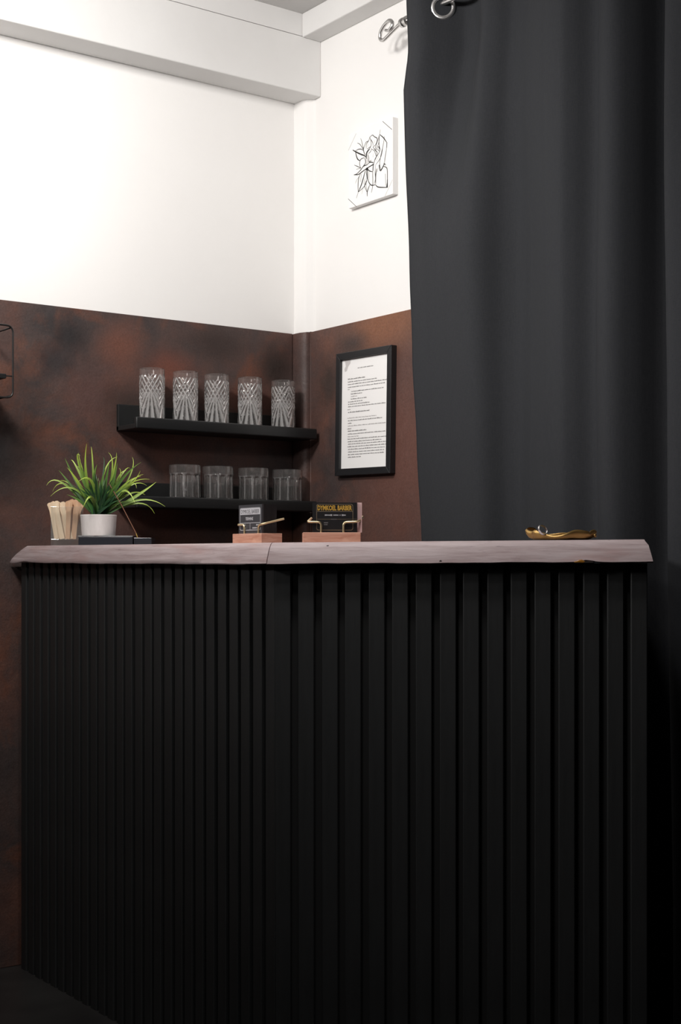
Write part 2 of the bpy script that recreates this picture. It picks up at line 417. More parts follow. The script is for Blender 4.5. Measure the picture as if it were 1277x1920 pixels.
# carcass panels behind the slats
b = MB(); b.box(0.0132, 0.031, 0.0, 1.194, 0, 1.0463); b.build('side_panel', 'black_backing', counter)
b = MB()
def pB(t, o): return (VX * t + NX * o, VY * t + NY * o)
b.prism([pB(0.012, -0.0132), pB(LEN_B - 0.004, -0.0132), pB(LEN_B - 0.004, -0.038), pB(0.03, -0.038)], 0, 1.0463)
b.build('front_panel', 'black_backing', counter)
b = MB(); b.prism([pB(LEN_B - 0.019, -0.0385), pB(LEN_B - 0.003, -0.0385), pB(LEN_B - 0.003, -0.28), pB(LEN_B - 0.019, -0.28)], 0, 1.0463)
b.build('end_panel', 'black_slat_paint', counter, bevel=0.0012)
b = MB(); b.box(0.04, 0.27, 0.05, 1.12, 0.60, 0.618); b.build('inner_shelf', 'black_backing', counter)

# ---------------------------------------------------------------- live edge top, two mitred boards
top = empty('countertop', (KX, KY, 0), 0, 'thick live-edge timber countertop with greyish pink wood, mitred at the bend', 'countertop')
def wob(t, s):
    return math.sin(t * 11 + s) * 0.5 + math.sin(t * 27 + 2 * s) * 0.3 + math.sin(t * 61 + 3 * s) * 0.2
# front profile: (outward offset, height fraction), bottom to top; then the back
PROF = [(0.0, 0.0), (0.021, 0.0), (0.0238, 0.05), (0.0222, 0.25), (0.0190, 0.5), (0.0150, 0.75), (0.0105, 0.93), (0.0065, 0.99), (0.000, 1.0), (-0.15, 1.0), (-0.30, 1.0), (-0.30, 0.0), (-0.15, 0.0)]
def board(kind, n=70):
    m = MB(); rings = []
    for i in range(n + 1):
        f = i / n; ring = []
        for (o, h) in PROF:
            oo = o + (0.0016 * wob(f * 1.2, 1 + h) if o > 0.005 else 0)
            if kind == 'A':
                bl = min(1.0, max(0.0, (f - 0.55) / 0.45)); oo = oo * bl + (0.0200 + (oo - 0.0200) * 0.35) * (1 - bl) if o > 0.005 else oo
                y0 = 1.194 - (0.098 * h ** 1.5); y1 = -0.461 * oo + 0.0012
                y = y0 + (y1 - y0) * f; x = -oo
                zt = 1.0887 + (1.0852 - 1.0887) * f; zb = 1.0455 + (1.0430 - 1.0455) * f
                chip = 0.0035 * math.exp(-((f - 0.075) / 0.035) ** 2) if o > 0.01 else 0
                P = (x, y)
            else:
                t0 = (Vector((-oo, -0.461 * oo)).dot(Vector((VX, VY)))) + 0.0010; t1 = LEN_B + 0.0050 - 0.010 * h
                if h > 0.9: t1 -= 0.004
                t = t0 + (t1 - t0) * f; P = pB(t, oo)
                zt = 1.0852 + (1.0905 - 1.0852) * f; zb = 1.0430 + (1.0470 - 1.0430) * f
                chip = 0.004 * math.exp(-((f - 0.83) / 0.02) ** 2) if o > 0.01 else 0
            zb += 0.0009 * wob(f * 1.3, 5); 
            z = zb + (zt - zb) * h + (chip if h < 0.2 else 0)
            if o <= 0 and h == 0: z = 1.0470
            ring.append((P[0], P[1], z))
        rings.append(ring)
    m.quadstrip(rings, True, True, True)
    def uvs(co):
        t = -co.y * 1.0 if kind == 'A' else (co.x * VX + co.y * VY)
        d = co.x if kind == 'A' else (co.x * NX + co.y * NY)
        return (t * 1.1 + (0 if kind == 'A' else 3), co.z * 2.0 + d)
    return m.build('board', 'greyed_timber', top, smooth=50, uvs=uvs)
board('A'); board('B')
def knot(t, z, rx, rz_, mname, o=0.0195, name='knot'):
    m = MB(); n = 14
    for (s, e) in ((1.0, 0.0), (0.75, 0.0011), (0.35, 0.0016)):
        pass
    rings = []
    for (s, e) in ((1.05, -0.002), (1.0, 0.0004), (0.6, 0.0010), (0.05, 0.0012)):
        r = []
        for k in range(n):
            a = 2 * math.pi * k / n; rr = 1 + 0.22 * math.sin(3 * a + t * 50)
            p = pB(t + math.cos(a) * rx * rr * s, o + e); r.append((p[0], p[1], z + math.sin(a) * rz_ * rr * s))
        rings.append(r)
    m.quadstrip(rings, True, False, True); m.build(name, mname, top, smooth=True)
knot(0.103, 1.0785, 0.0028, 0.0014, 'knot_hole', 0.0120)
knot(0.316, 1.0500, 0.0028, 0.0014, 'knot_hole', 0.0226)
knot(0.575, 1.0490, 0.010, 0.0030, 'amber_resin', 0.0232, 'resin_drop')
knot(0.590, 1.0478, 0.012, 0.0016, 'knot_hole', 0.0232)

# ---------------------------------------------------------------- curtain on its rod
ROD_X, ROD_Z = -0.080, 2.456
rod = empty('curtain_rod', (ROD_X, -0.6, ROD_Z), 0, 'brushed steel curtain rod with a curled finial above the dark curtain', 'curtain rod')
b = MB(); b.tube([(0, 0.012, 0.003), (0, -2.9, -0.024)], 0.0066, 14); b.build('pole', 'brushed_steel', rod, smooth=40)
b = MB(); b.lathe([(0.0, 0.0), (0.0085, 0.0), (0.0125, 0.002), (0.0125, 0.008), (0.0095, 0.010), (0.0095, 0.016), (0.0125, 0.018), (0.0118, 0.026), (0.006, 0.033), (0.0, 0.033)], 20)
cv = b.build('collar', 'brushed_steel', rod, smooth=40); cv.rotation_euler = (math.radians(-90), 0, 0); cv.location = (0, 0.0, 0.003)
fp = [(-0.588, 2.4625), (-0.5661, 2.4600), (-0.5428, 2.4545), (-0.5192, 2.4475), (-0.4989, 2.4415), (-0.4869, 2.4412), (-0.4783, 2.4490), (-0.4817, 2.4628), (-0.4954, 2.4744), (-0.5125, 2.4808), (-0.526, 2.4809), (-0.5377, 2.473), (-0.5394, 2.4641), (-0.5327, 2.4567), (-0.5226, 2.4546), (-0.5108, 2.4592)]
b = MB(); pts = bezier([(0.004 * math.sin(i * 0.35), y + 0.6, z - ROD_Z) for i, (y, z) in enumerate(fp)], 5)
b.tube(pts, [0.0050 if i < len(pts) - 8 else 0.0040 for i in range(len(pts))], 10); b.build('finial', 'brushed_steel', rod, smooth=True)
for yy in (-0.075, -2.75):
    b = MB(); b.tube(rounded([(0, yy, -0.002), (0, yy, -0.022), (0.0795, yy, -0.022)], 0.01), 0.005, 10); b.build('bracket', 'brushed_steel', rod, smooth=40)

cur = empty('curtain', (-0.08, -0.62, 0.0), 0, 'long charcoal blackout curtain with steel eyelets hanging on the steel rod', 'curtain')
FAR = [(-1.195, -0.130), (-1.220, -0.119), (-1.255, -0.090), (-1.277, -0.090), (-1.302, -0.113), (-1.335, -0.127), (-1.362, -0.116), (-1.386, -0.078), (-1.401, -0.030), (-1.416, -0.012), (-1.440, -0.012), (-1.472, -0.055), (-1.505, -0.135), (-1.55, -0.148), (-1.63, -0.120)]
TOPP = [(-0.620, -0.118), (-0.655, -0.130), (-0.688, -0.124), (-0.722, -0.080), (-0.756, -0.036), (-0.80, -0.032), (-0.845, -0.060), (-0.885, -0.086), (-0.918, -0.076), (-0.950, -0.052), (-0.990, -0.053), (-1.05, -0.082), (-1.13, -0.114)] + FAR
LOWP = [(-0.620, -0.085), (-0.70, -0.104), (-0.79, -0.118), (-0.875, -0.127), (-0.905, -0.114), (-0.940, -0.072), (-0.980, -0.055), (-1.04, -0.078), (-1.13, -0.114)] + FAR
for kk in range(12):
    y = -1.70 - kk * 0.11
    for L in (TOPP, LOWP): L.append((y, (-0.035, -0.115)[kk % 2] + 0.01 * math.sin(kk * 2.1)))
def prof(L, y):
    for i in range(len(L) - 1):
        if L[i + 1][0] <= y <= L[i][0]:
            t = (y - L[i][0]) / (L[i + 1][0] - L[i][0])
            a = L[max(i - 1, 0)][1]; b_, c_ = L[i][1], L[i + 1][1]; d_ = L[min(i + 2, len(L) - 1)][1]
            return 0.5 * (2 * b_ + (c_ - a) * t + (2 * a - 5 * b_ + 4 * c_ - d_) * t * t + (d_ - a + 3 * b_ - 3 * c_) * t ** 3)
    return L[-1][1]
EDGE = [(0.0, -0.715), (0.6, -0.690), (1.11, -0.665), (1.35, -0.654), (1.60, -0.637), (1.81, -0.6243), (2.02, -0.6221), (2.25, -0.628), (2.36, -0.650), (2.50, -0.643), (2.54, -0.642)]
def edge(z):
    for (z0, y0), (z1, y1) in zip(EDGE, EDGE[1:]):
        if z <= z1: t = (z - z0) / (z1 - z0); t = t * t * (3 - 2 * t); return y0 + (y1 - y0) * t
    return EDGE[-1][1]
GY, GZ, GR = -0.740, 2.447, 0.0
ys = []; y = -0.62
while y > -2.86:
    ys.append(y); y -= 0.0045 if y > -0.86 else (0.0065 if y > -1.56 else 0.012)
zs = []; z = 0.012
while z < 2.512:
    zs.append(z); z += 0.05 if z < 2.28 else (0.02 if z < 2.40 else 0.0045)
zs.append(2.512)
m = MB(); G = []
for z in zs:
    k = min(1, max(0, (z - 1.75) / 0.62)); k = k * k * (3 - 2 * k); row = []
    for y in ys:
        x = prof(TOPP, y) * k + prof(LOWP, y) * (1 - k)
        sway = 0.006 * math.sin(z * 2.3 + y * 9) * (1 - k) + 0.003 * math.sin(z * 5.1 - y * 17) * (1 - k)
        dy = (edge(z) + 0.62) * math.exp(-max(0, -0.62 - y) / 0.35)
        flat = 1.0 - 0.25 * max(0, (1.1 - z)) / 1.1
        row.append((-0.075 + (x + 0.075) * flat + sway + 0.08, y + dy + 0.62 + 0.004 * math.sin(z * 3 + y * 6) * (1 - k), z))
    G.append(row)
for r in G: m.v += r
nc = len(ys)
dyG = (edge(GZ) + 0.62) * math.exp(-0.12 / 0.35)
for i in range(len(zs) - 1):
    for j in range(nc - 1):
        c = [G[i][j], G[i][j + 1], G[i + 1][j + 1], G[i + 1][j]]
        cy = sum(p[1] for p in c) / 4 - 0.62; cz = sum(p[2] for p in c) / 4; cx = sum(p[0] for p in c) / 4 - 0.08
        if math.hypot((cx - ROD_X), math.hypot(cy - GY, cz - GZ)) < GR: continue
        m.f.append((i * nc + j, i * nc + j + 1, (i + 1) * nc + j + 1, (i + 1) * nc + j))
cloth = m.build('cloth', 'charcoal_cloth', cur, smooth=True)
md = cloth.modifiers.new('thick', 'SOLIDIFY'); md.thickness = 0.0014; md.offset = 0
# stitched hem down the free edge
m = MB(); hem = []
for i, z in enumerate(zs):
    p = G[i][0]; hem.append((p[0], p[1] + 0.0006, p[2]))
m.tube(hem, 0.0016, 6); m.build('hem', 'charcoal_cloth', cur, smooth=True)
# steel eyelet
m = MB()
prof_r = [(0.0215, -0.002), (0.0205, 0.0), (0.0215, 0.0025), (0.0245, 0.0030), (0.0255, 0.0020), (0.0265, 0.0032), (0.0295, 0.0030), (0.0315, 0.0008), (0.0315, -0.0012), (0.029, -0.0024), (0.0215, -0.002)]
m.lathe(prof_r, 48)
g = m.build('eyelet', 'chrome', cur, smooth=50)
nrm = Vector((-0.62, -0.78, -0.02)).normalized()
g.rotation_euler = nrm.to_track_quat('Z', 'Y').to_euler(); g.location = (-0.0010, GY + 0.62 - 0.0012, GZ)

# ---------------------------------------------------------------- black picture ledges with glasses
def ledge(z_top, label, z_floor_h=0.022):
    e = empty('wall_ledge', (-0.322, 0, z_top), 0, label, 'shelf')
    hl = 0.295
    b = MB(); b.box(-hl, hl, -0.108, -0.0062, -0.030, -0.018); b.build('floor_board', 'black_ledge_paint', e, bevel=0.001)
    b = MB(); b.box(-hl, hl, -0.0180, -0.0060, -0.030, 0.042); b.build('back_rail', 'black_ledge_paint', e, bevel=0.0015)
    b = MB(); b.box(-hl, hl, -0.120, -0.106, -0.031, 0.0); b.build('front_lip', 'black_ledge_paint', e, bevel=0.004, seg=3, smooth=40)
    return e
ledge(1.434, 'upper black wall ledge holding the five tall cut glasses')
ledge(1.2235, 'lower black wall ledge holding the four short tumblers')

def tall_glass_mb():
    R0, H = 0.0355, 0.1545; m = MB(); n = 224
    def rel(r, z, a):
        u4 = (a / (2 * math.pi) * 4) % 1.0; u = (u4 - 0.5) * 2; zz = (z - 0.092) / 0.046
        if z > 0.140 or z < 0.003: return r
        fade = min(1, (0.140 - z) / 0.004, (z - 0.003) / 0.004)
        d = 0.0
        if zz > -1.0:
            # crossed mitre cuts with small diamonds between them
            for s in (1, -1):
                d = max(d, 0.0028 * max(0, 1 - abs(u - s * zz) / 0.13))
                d = max(d, 0.0020 * max(0, 1 - abs(abs(u - s * zz) - 0.42) / 0.10))
                d = max(d, 0.0017 * max(0, 1 - abs(abs(u - s * zz) - 0.80) / 0.09))
        if zz < 0.15:
            # fan of flutes running down from each crossing
            ang = math.atan2(u * 0.6, 0.30 - zz); w = min(1, (0.15 - zz) / 0.5)
            d = max(d, 0.0030 * w * abs(math.sin(ang * 15 + 0.4)) ** 1.3)
        return r - d * fade
    pr = []
    m.facet = lambda c: (rel(0.0355, c[2], math.atan2(c[1], c[0]) % (2 * math.pi)) < 0.0355 - (0.0008 if c[2] > 0.075 else 0.0016))
    for i in range(96):
        z = H * i / 95; pr.append((R0 - 0.0009 * z / H + (-0.0015 if i == 0 else 0), z))
    m.lathe([(0.001, 0.0)] + pr + [(R0 - 0.0018, H + 0.0009), (R0 - 0.0030, H)], n, rel)
    # inside
    inner = [(R0 - 0.0032, H - 0.002), (R0 - 0.0042, 0.138), (R0 - 0.0050, 0.02), (R0 - 0.0065, 0.013), (R0 - 0.014, 0.0105), (0.001, 0.010)]
    base = len(m.v) - n
    rings = [[(r * math.cos(2 * math.pi * k / n), r * math.sin(2 * math.pi * k / n), z) for k in range(n)] for r, z in inner]
    s = len(m.v); m.quadstrip(rings, True)
    for k in range(n):
        k2 = (k + 1) % n; m.f.append((base + k, base + k2, s + k2, s + k))
    return m
def tumbler_mb():
    R0, H = 0.0435, 0.108; m = MB(); n = 120
    def rel(r, z, a):
        if z > 0.084 or z < 0.002: return r
        fade = min(1, (0.084 - z) / 0.003)
        k = (a * 11 / (2 * math.pi)) % 1.0
        return r - fade * (0.0004 + 0.0034 * abs(math.sin(math.pi * k)) ** 0.6) - fade * 0.0007 * (0.5 + 0.5 * math.cos(a * 36))
    m.facet = lambda c: (rel(0.0435, c[2], math.atan2(c[1], c[0]) % (2 * math.pi)) > 0.0435 - 0.0021) and c[2] < 0.085
    pr = [(R0 + 0.0018 - 0.0016 * min(1, z / 0.085) , z) for z in [0.0, 0.002] + [0.086 * i / 26 for i in range(1, 27)] + [0.09, 0.095, 0.1, H]]
    m.lathe([(0.001, 0.0)] + pr + [(R0 - 0.0014, H + 0.0008), (R0 - 0.0026, H)], n, rel)
    inner = [(R0 - 0.003, H - 0.002), (R0 - 0.0035, 0.085), (R0 - 0.0050, 0.022), (R0 - 0.007, 0.015), (R0 - 0.016, 0.0125), (0.001, 0.012)]
    base = len(m.v) - n
    rings = [[(r * math.cos(2 * math.pi * k / n), r * math.sin(2 * math.pi * k / n), z) for k in range(n)] for r, z in inner]
    s = len(m.v); m.quadstrip(rings, True)
    for k in range(n):
        k2 = (k + 1) % n; m.f.append((base + k, base + k2, s + k2, s + k))
    return m
TALL = [(-0.5381, 'tall cut-crystal glass at the end of the upper ledge farthest from the corner post'),
        (-0.4333, 'tall cut-crystal glass second from the open end of the upper ledge'),
        (-0.3327, 'tall cut-crystal glass in the middle of the row of five on the upper ledge'),
        (-0.2220, 'tall cut-crystal glass second from the corner post on the upper ledge'),
        (-0.1075, 'tall cut-crystal glass nearest the corner post on the upper ledge')]
SHORT = [(-0.4358, 'short fluted tumbler nearest the green plant on the lower ledge'),
         (-0.3290, 'short fluted tumbler second from the green plant on the lower ledge'),
         (-0.2102, 'short fluted tumbler second from the corner post, above the slate card stack'),
         (-0.0930, 'short fluted tumbler nearest the corner post on the lower ledge')]
def rowof(name, mb, rows, z, cat, group, sm):
    first = None
    for i, (x, lab) in enumerate(rows):
        o = mb.build(name, 'cut_crystal', smooth=sm) if first is None else first.copy()
        if first is None:
            first = o; me = o.data
            if name == 'highball_glass': me.materials.append(MATS['ground_facet'])
            else: me.materials.append(MATS['soft_facet'])
            for f in me.polygons:
                c = f.center; rr = math.hypot(c[0], c[1])
                if rr > (0.0318 if name == 'highball_glass' else 0.0392) and mb.facet(c): f.material_index = 1
                elif rr < 0.03 and c[2] < 0.012 and c[2] > 0.005: f.material_index = 1
        else: COL.objects.link(o)
        o.location = (x, -0.062, z); o.rotation_euler = (0, 0, math.radians(-36.5 + 45 + (0, 4, -3, 2, -14)[i]))
        tag(o, lab, cat, group)
rowof('highball_glass', tall_glass_mb(), TALL, 1.4165, 'glass', 'tall cut glasses on the upper ledge', 9)
rowof('tumbler', tumbler_mb(), SHORT, 1.2060, 'glass', 'short tumblers on the lower ledge', 25)

# ---------------------------------------------------------------- framed notice on the curtain wall
fr = empty('picture_frame', (-0.012, -0.3400, 1.4635), 0, 'black framed printed notice hanging on the rust-coloured wall beside the curtain', 'frame')
fr.rotation_euler = (math.radians(1.1), 0, 0)
# local: u = -y (to the right seen from the room), x = -depth
HW, HH, FT = 0.1265, 0.1735, 0.0195
def fbar(pts):
    m = MB(); m.quadstrip([[(-0.001, -u, w) for u, w in pts], [(-0.0105, -u, w) for u, w in pts]], True, True, True); return m
OUT = [(-HW, -HH), (HW, -HH), (HW, HH), (-HW, HH)]; INN = [(-HW + FT, -HH + FT), (HW - FT, -HH + FT), (HW - FT, HH - FT), (-HW + FT, HH - FT)]
for k in range(4):
    a, b2, c, d = OUT[k], OUT[(k + 1) % 4], INN[(k + 1) % 4], INN[k]
    m = MB(); q = [a, b2, c, d]
    m.quadstrip([[(0, -u, w) for u, w in q], [(-0.019, -u, w) for u, w in q]], True, True, True)
    m.build('frame_bar', 'black_frame', fr, bevel=0.0012)
m = MB(); m.box(-0.0105, -0.0085, -(HW - FT + 0.002), HW - FT + 0.002, -(HH - FT + 0.002), HH - FT + 0.002)
sheet = m.build('paper_sheet', 'paper', fr)
PX = -0.0108
def plc(u, w): return (PX, -u, w)
TH = HH - FT; TW = HW - FT
def type_row(mb, u0, u1, w, h, rnd):
    """a row of blurred small type: broken-up words of short strokes"""
    u = u0
    while u < u1 - 0.002:
        L = min(rnd.uniform(0.006, 0.019), u1 - u); e = u + L; k = u
        while k < e:
            s = rnd.choice([0.0011, 0.0014, 0.0018, 0.0009]); hh = h * rnd.choice([0.62, 0.7, 0.7, 1.0])
            ribbon2d(mb, [(k, w + hh * 0.5), (min(k + s, e), w + hh * 0.5)], hh, plc); k += s + 0.00055
        u = e + 0.0022
rnd = random.Random(8)
LINES = [  # (start, end, height from the top edge as a fraction, strong?)
    (0.34, 0.68, .088, 1), (0.13, 0.50, .180, 2), (0.13, 0.75, .205, 1), (0.13, 0.96, .228, 1), (0.13, 0.92, .254, 1), (0.13, 0.17, .274, 0),
    (0.21, 0.91, .295, 1), (0.20, 0.44, .318, 1), (0.20, 0.34, .340, 0), (0.20, 0.55, .364, 1), (0.14, 0.45, .388, 1), (0.14, 0.60, .410, 1), (0.14, 0.95, .432, 1),
    (0.13, 0.19, .458, 1), (0.14, 0.60, .484, 2), (0.13, 0.75, .536, 0), (0.14, 0.87, .560, 1), (0.14, 0.22, .584, 1), (0.14, 0.94, .608, 0), (0.13, 0.22, .634, 1),
    (0.14, 0.54, .656, 2), (0.14, 0.94, .682, 1), (0.14, 0.38, .706, 0), (0.14, 0.97, .728, 1), (0.14, 0.88, .752, 1), (0.15, 0.97, .774, 1),
    (0.14, 0.96, .798, 1), (0.15, 0.93, .822, 1), (0.15, 0.92, .846, 1), (0.15, 0.92, .870, 1), (0.15, 0.43, .894, 1)]
mb1, mb2 = MB(), MB()
for a, e, f, st in LINES:
    type_row(mb2 if st == 0 else mb1, -TW + a * 2 * TW, -TW + e * 2 * TW, TH - f * 2 * TH - 0.002, 0.0030 if st < 2 else 0.0036, rnd)
mb1.build('printed_text', 'type_grey', sheet)['kind'] = 'stuff'; mb2.build('faint_text', 'type_soft', sheet)['kind'] = 'stuff'
m = MB(); c = [(-TW + 0.012, TH - 0.001), (-TW + 0.040, TH - 0.001), (-TW + 0.038, TH - 0.012), (-TW + 0.028, TH - 0.020), (-TW + 0.022, TH - 0.032), (-TW + 0.013, TH - 0.034), (-TW + 0.011, TH - 0.026), (-TW + 0.017, TH - 0.018)]
m.v = [plc(u, w) for u, w in c]; m.f = [tuple(range(len(c)))]; m.build('emblem', 'pale_emblem', sheet)

# ---------------------------------------------------------------- line drawing on a white canvas
cvs = empty('wall_canvas', (0, -0.3596, 2.1507), 0, 'small white canvas with a black line drawing of plants above the painted band', 'picture')
m = MB(); m.box(-0.018, -0.0005, -0.1, 0.1, -0.1045, 0.1045); body = m.build('canvas', 'white_canvas', cvs, bevel=0.0008)
STROKES = [(1,0.35,[-1009,603,-643,994]),(1.3,0.1,[554,1032,967,703]),(1.3,0.1,[-1020,-761,-622,-1070]),(0.9,0.3,[987,-662,656,-1041]),(1,0.1,[452,831,422,706]),(1.6,0.1,[422,706,595,570,746,401]),(2.6,0.1,[746,407,732,267]),(1.2,0.1,[732,267,676,54,625,-160]),(1,0.1,[631,605,615,496,564,332,493,160,432,-28,432,-141,463,-261]),(1,0.1,[625,-135,554,-219,483,-272,442,-206]),(1,0.1,[412,696,391,550,412,393,452,270]),(1.1,0.1,[412,696,350,585,278,463,217,326,268,327,350,421,401,547,412,696]),(1.2,0.1,[452,270,371,189,247,104,186,16,144,-101,134,-224]),(1,0.1,[564,332,514,143,412,15,247,-86]),(1.3,0.1,[-22,739,103,766,186,701,299,635,309,557,247,471,144,432]),(1,0.1,[-22,739,20,665,103,569,134,460]),(1,0.1,[-22,739,-63,660,-168,583,-178,458]),(1,0.1,[20,665,41,558,20,474,-147,437]),(1,0.1,[-84,646,-189,639,-273,531,-325,429]),(1,0.1,[-431,807,-378,685,-336,546,-325,467]),(1,0.1,[-590,716,-484,659,-378,544,-336,469]),(2.2,0.1,[-804,567,-654,480,-441,366,-273,288,-210,235]),(1.2,0.1,[-676,511,-548,526,-420,502,-336,450]),(2,0.1,[-676,498,-633,359,-569,254,-484,196]),(1,0.1,[-484,196,-399,228,-273,231]),(1.2,0.1,[-273,231,-420,220,-484,145,-463,24,-420,-37]),(1,0.1,[-273,231,-220,135,-231,61,-336,-5]),(3,0.1,[-22,421,-147,348,-178,253,-178,177]),(1.5,0.1,[20,462,-42,413]),(1,0.1,[-105,287,-63,176,-63,74,20,48,144,1]),(1,0.1,[41,406,186,308,258,177,268,111,186,29]),(1,0.1,[-84,295,20,334,62,401]),(1.3,0.1,[227,311,309,241,289,145]),(1,0.1,[309,329,412,255,412,217]),(1,0.1,[-210,184,-189,13]),(1,0.1,[-147,195,-147,4]),(1,0.1,[-115,264,-95,55]),(1,0.1,[-718,121,-590,60,-441,-19]),(1,0.1,[-633,-15,-441,-26]),(1.3,0.1,[615,-158,706,-197]),(1,0.1,[615,-164,676,-146]),(1.4,0.1,[-315,541,-294,408,-231,291]),(1.6,0.1,[124,437,217,326]),(1.2,0.1,[-441,-95,-315,-9,-147,-3]),(1.2,0.1,[-147,-9,-22,39,144,-6]),(1.2,0.1,[144,-63,-22,-76,-126,-103]),(3,0.1,[-199,-144,-143,-100,-84,-175]),(3.2,0.1,[375,390,432,288]),(2,0.1,[-231,61,-273,7]),(2,0.1,[412,-124,442,-219]),(0.7,0.5,[144,254,124,145]),(0.7,0.5,[-84,563,-126,496]),(0.7,0.5,[206,595,175,526]),(0.7,0.5,[391,121,268,10]),(2,0.55,[62,83,-42,82]),(1.3,0.1,[-750,-145,-611,-144,-441,-79,-315,-5,-168,6]),(1.6,0.1,[-750,-145,-548,-178,-378,-145,-147,-94,144,-46]),(1.4,0.1,[-441,-169,-526,-292,-558,-491,-548,-673]),(2.2,0.1,[-231,-152,-315,-338,-420,-520,-548,-673]),(1.3,0.1,[-189,-162,-147,-375,-189,-494,-315,-594,-548,-673]),(1.1,0.1,[-548,-673,-633,-823]),(3.6,0.1,[-147,-120,-126,-393]),(1.6,0.1,[-126,-380,-63,-496,20,-590,124,-625,237,-631]),(1.5,0.1,[-105,-129,-22,-199,103,-246]),(1.1,0.1,[124,-3,113,-306,113,-623,51,-813]),(1.1,0.1,[237,-93,227,-331,237,-485,175,-598]),(1.8,0.1,[289,-205,247,-399,247,-614]),(1.6,0.1,[237,-637,371,-729,777,-825]),(1.4,0.1,[777,-825,767,-576,756,-324,676,-243,595,-212]),(3,0.1,[756,-812,767,-601]),(2.4,0.1,[726,-808,756,-699]),(1.8,0.1,[391,-128,422,-248,473,-297,574,-220,625,-156]),(1.1,0.1,[-178,-432,-252,-557,-147,-758]),(1.7,0.1,[-22,-581,-84,-669,-136,-760,-136,-875]),(1,0.1,[-189,-494,-147,-758]),(0.8,0.4,[-484,-224,-633,-333,-676,-401]),(0.8,0.4,[-336,-616,-378,-760]),(1.1,0.1,[-729,128,-441,-21]),(1.1,0.1,[615,-166,706,-193]),(1,0.1,[595,-124,676,-161]),(2,0.6,[676,-431,696,-761]),(2,0.55,[-63,-190,-63,-445]),(1.6,0.6,[-399,-191,-441,-413]),(1.6,0.6,[-231,-357,-294,-497]),(1.5,0.6,[330,-202,309,-299])]
def plc2(u, w): return (-0.0183, -u, w)
mk, mg = MB(), MB()
for w, gy, q in STROKES:
    p = [(q[i] * 1e-4, q[i + 1] * 1e-4) for i in range(0, len(q), 2)]
    pp = [(v.x, v.y) for v in bezier([(a, b2, 0) for a, b2 in p], 5)]
    n = len(pp); ww = [0.0019 * w * (0.55 + 0.45 * math.sin(math.pi * min(1, max(0, i / max(1, n - 1))))) for i in range(n)]
    ribbon2d(mk if gy < 0.2 else mg, pp, ww, plc2)
mk.build('ink_lines', 'ink_black', body)['kind'] = 'stuff'; mg.build('soft_lines', 'ink_grey', body)['kind'] = 'stuff'

# ---------------------------------------------------------------- wire shelf box cut by the frame edge
rk = empty('wire_wall_rack', (-1.14, 0, 1.5444), 0, 'black wire box rack with a small board inside, mounted beside the smoky wall stain', 'wall rack')
def rloop(y, hw=0.163, hh=0.0895, r=0.018):
    pts = [(-hw, y, -hh + 0.03), (-hw, y, hh), (hw, y, hh), (hw, y, -hh), (-hw, y, -hh), (-hw, y, -hh + 0.03)]
    return rounded(pts, r, 6)
for yy in (-0.150, -0.0095):
    m = MB(); m.tube(rloop(yy), 0.0024, 8); m.build('wire_loop', 'black_wire', rk, smooth=True)
for sx in (-1, 1):
    for sz in (-1, 1):
        m = MB(); m.tube([(sx * 0.158, -0.150, sz * 0.0845), (sx * 0.158, -0.0095, sz * 0.0845)], 0.0022, 8); m.build('cross_wire', 'black_wire', rk, smooth=True)
m = MB(); m.box(-0.150, 0.148, -0.146, -0.012, -0.042, -0.030); m.build('board', 'black_ledge_paint', rk, bevel=0.002)
for sx in (-1, 1):
    m = MB(); m.tube([(sx * 0.145, -0.150, -0.036), (sx * 0.163, -0.150, -0.036)], 0.002, 6); m.build('board_pin', 'black_wire', rk)

# ---------------------------------------------------------------- things on the countertop
def card_holder(loc, rz, zt, label, card_mat, W=0.1085, D=0.05, skew=0.0, edge_mat=None, left=False):
    e = empty('card_holder', (loc[0], loc[1], zt), rz, label, 'card holder')
    m = MB(); m.box(0, W, 0, D, 0.0, 0.0195); m.build('wooden_base', 'copper_wood', e, bevel=0.0008)
    r = 0.0021
    if left: R1, R2 = [(0.036, 0.006, 0.018), (0.036, 0.006, 0.038), (0.012, 0.004, 0.038), (0.006, 0.036, 0.043)], [(0.088, 0.006, 0.018), (0.088, 0.006, 0.036), (W + 0.0, 0.003, 0.038), (W + 0.006, 0.050, 0.049)]
    else: R1, R2 = [(0.035, 0.006, 0.018), (0.035, 0.006, 0.0395), (0.0085, 0.005, 0.0400), (0.0175, 0.034, 0.048)], [(0.0785, 0.006, 0.018), (0.0785, 0.006, 0.0395), (W - 0.004, 0.004, 0.0405), (W + 0.0075, 0.034, 0.051), (W + 0.0015, 0.036, 0.051)]
    for P in (R1, R2):
        m = MB(); m.tube(rounded(P, 0.007, 6), r, 10); m.build('brass_rod', 'brass', e, smooth=50)
    return e
def text_mesh(parent, s, size_w, size_h, place, m, name='lettering', bold=0.0):
    cu = bpy.data.curves.new('t', 'FONT'); cu.body = s; cu.size = 1.0; cu.align_x = 'LEFT'; cu.offset = bold; cu.resolution_u = 3
    o = bpy.data.objects.new('t', cu); COL.objects.link(o)
    bpy.context.view_layer.update()
    me = bpy.data.meshes.new_from_object(o.evaluated_get(bpy.context.evaluated_depsgraph_get()))
    bpy.data.objects.remove(o, do_unlink=True)
    xs = [v.co.x for v in me.vertices]; yz = [v.co.y for v in me.vertices]
    x0, x1, y0, y1 = min(xs), max(xs), min(yz), max(yz)
    for v in me.vertices:
        v.co = place((v.co.x - x0) / (x1 - x0) * size_w, (v.co.y - y0) / (y1 - y0) * size_h)
    me.materials.clear(); me.materials.append(MATS[m]); me.name = name
    q = bpy.data.objects.new(name, me); COL.objects.link(q); q.parent = parent
    return q
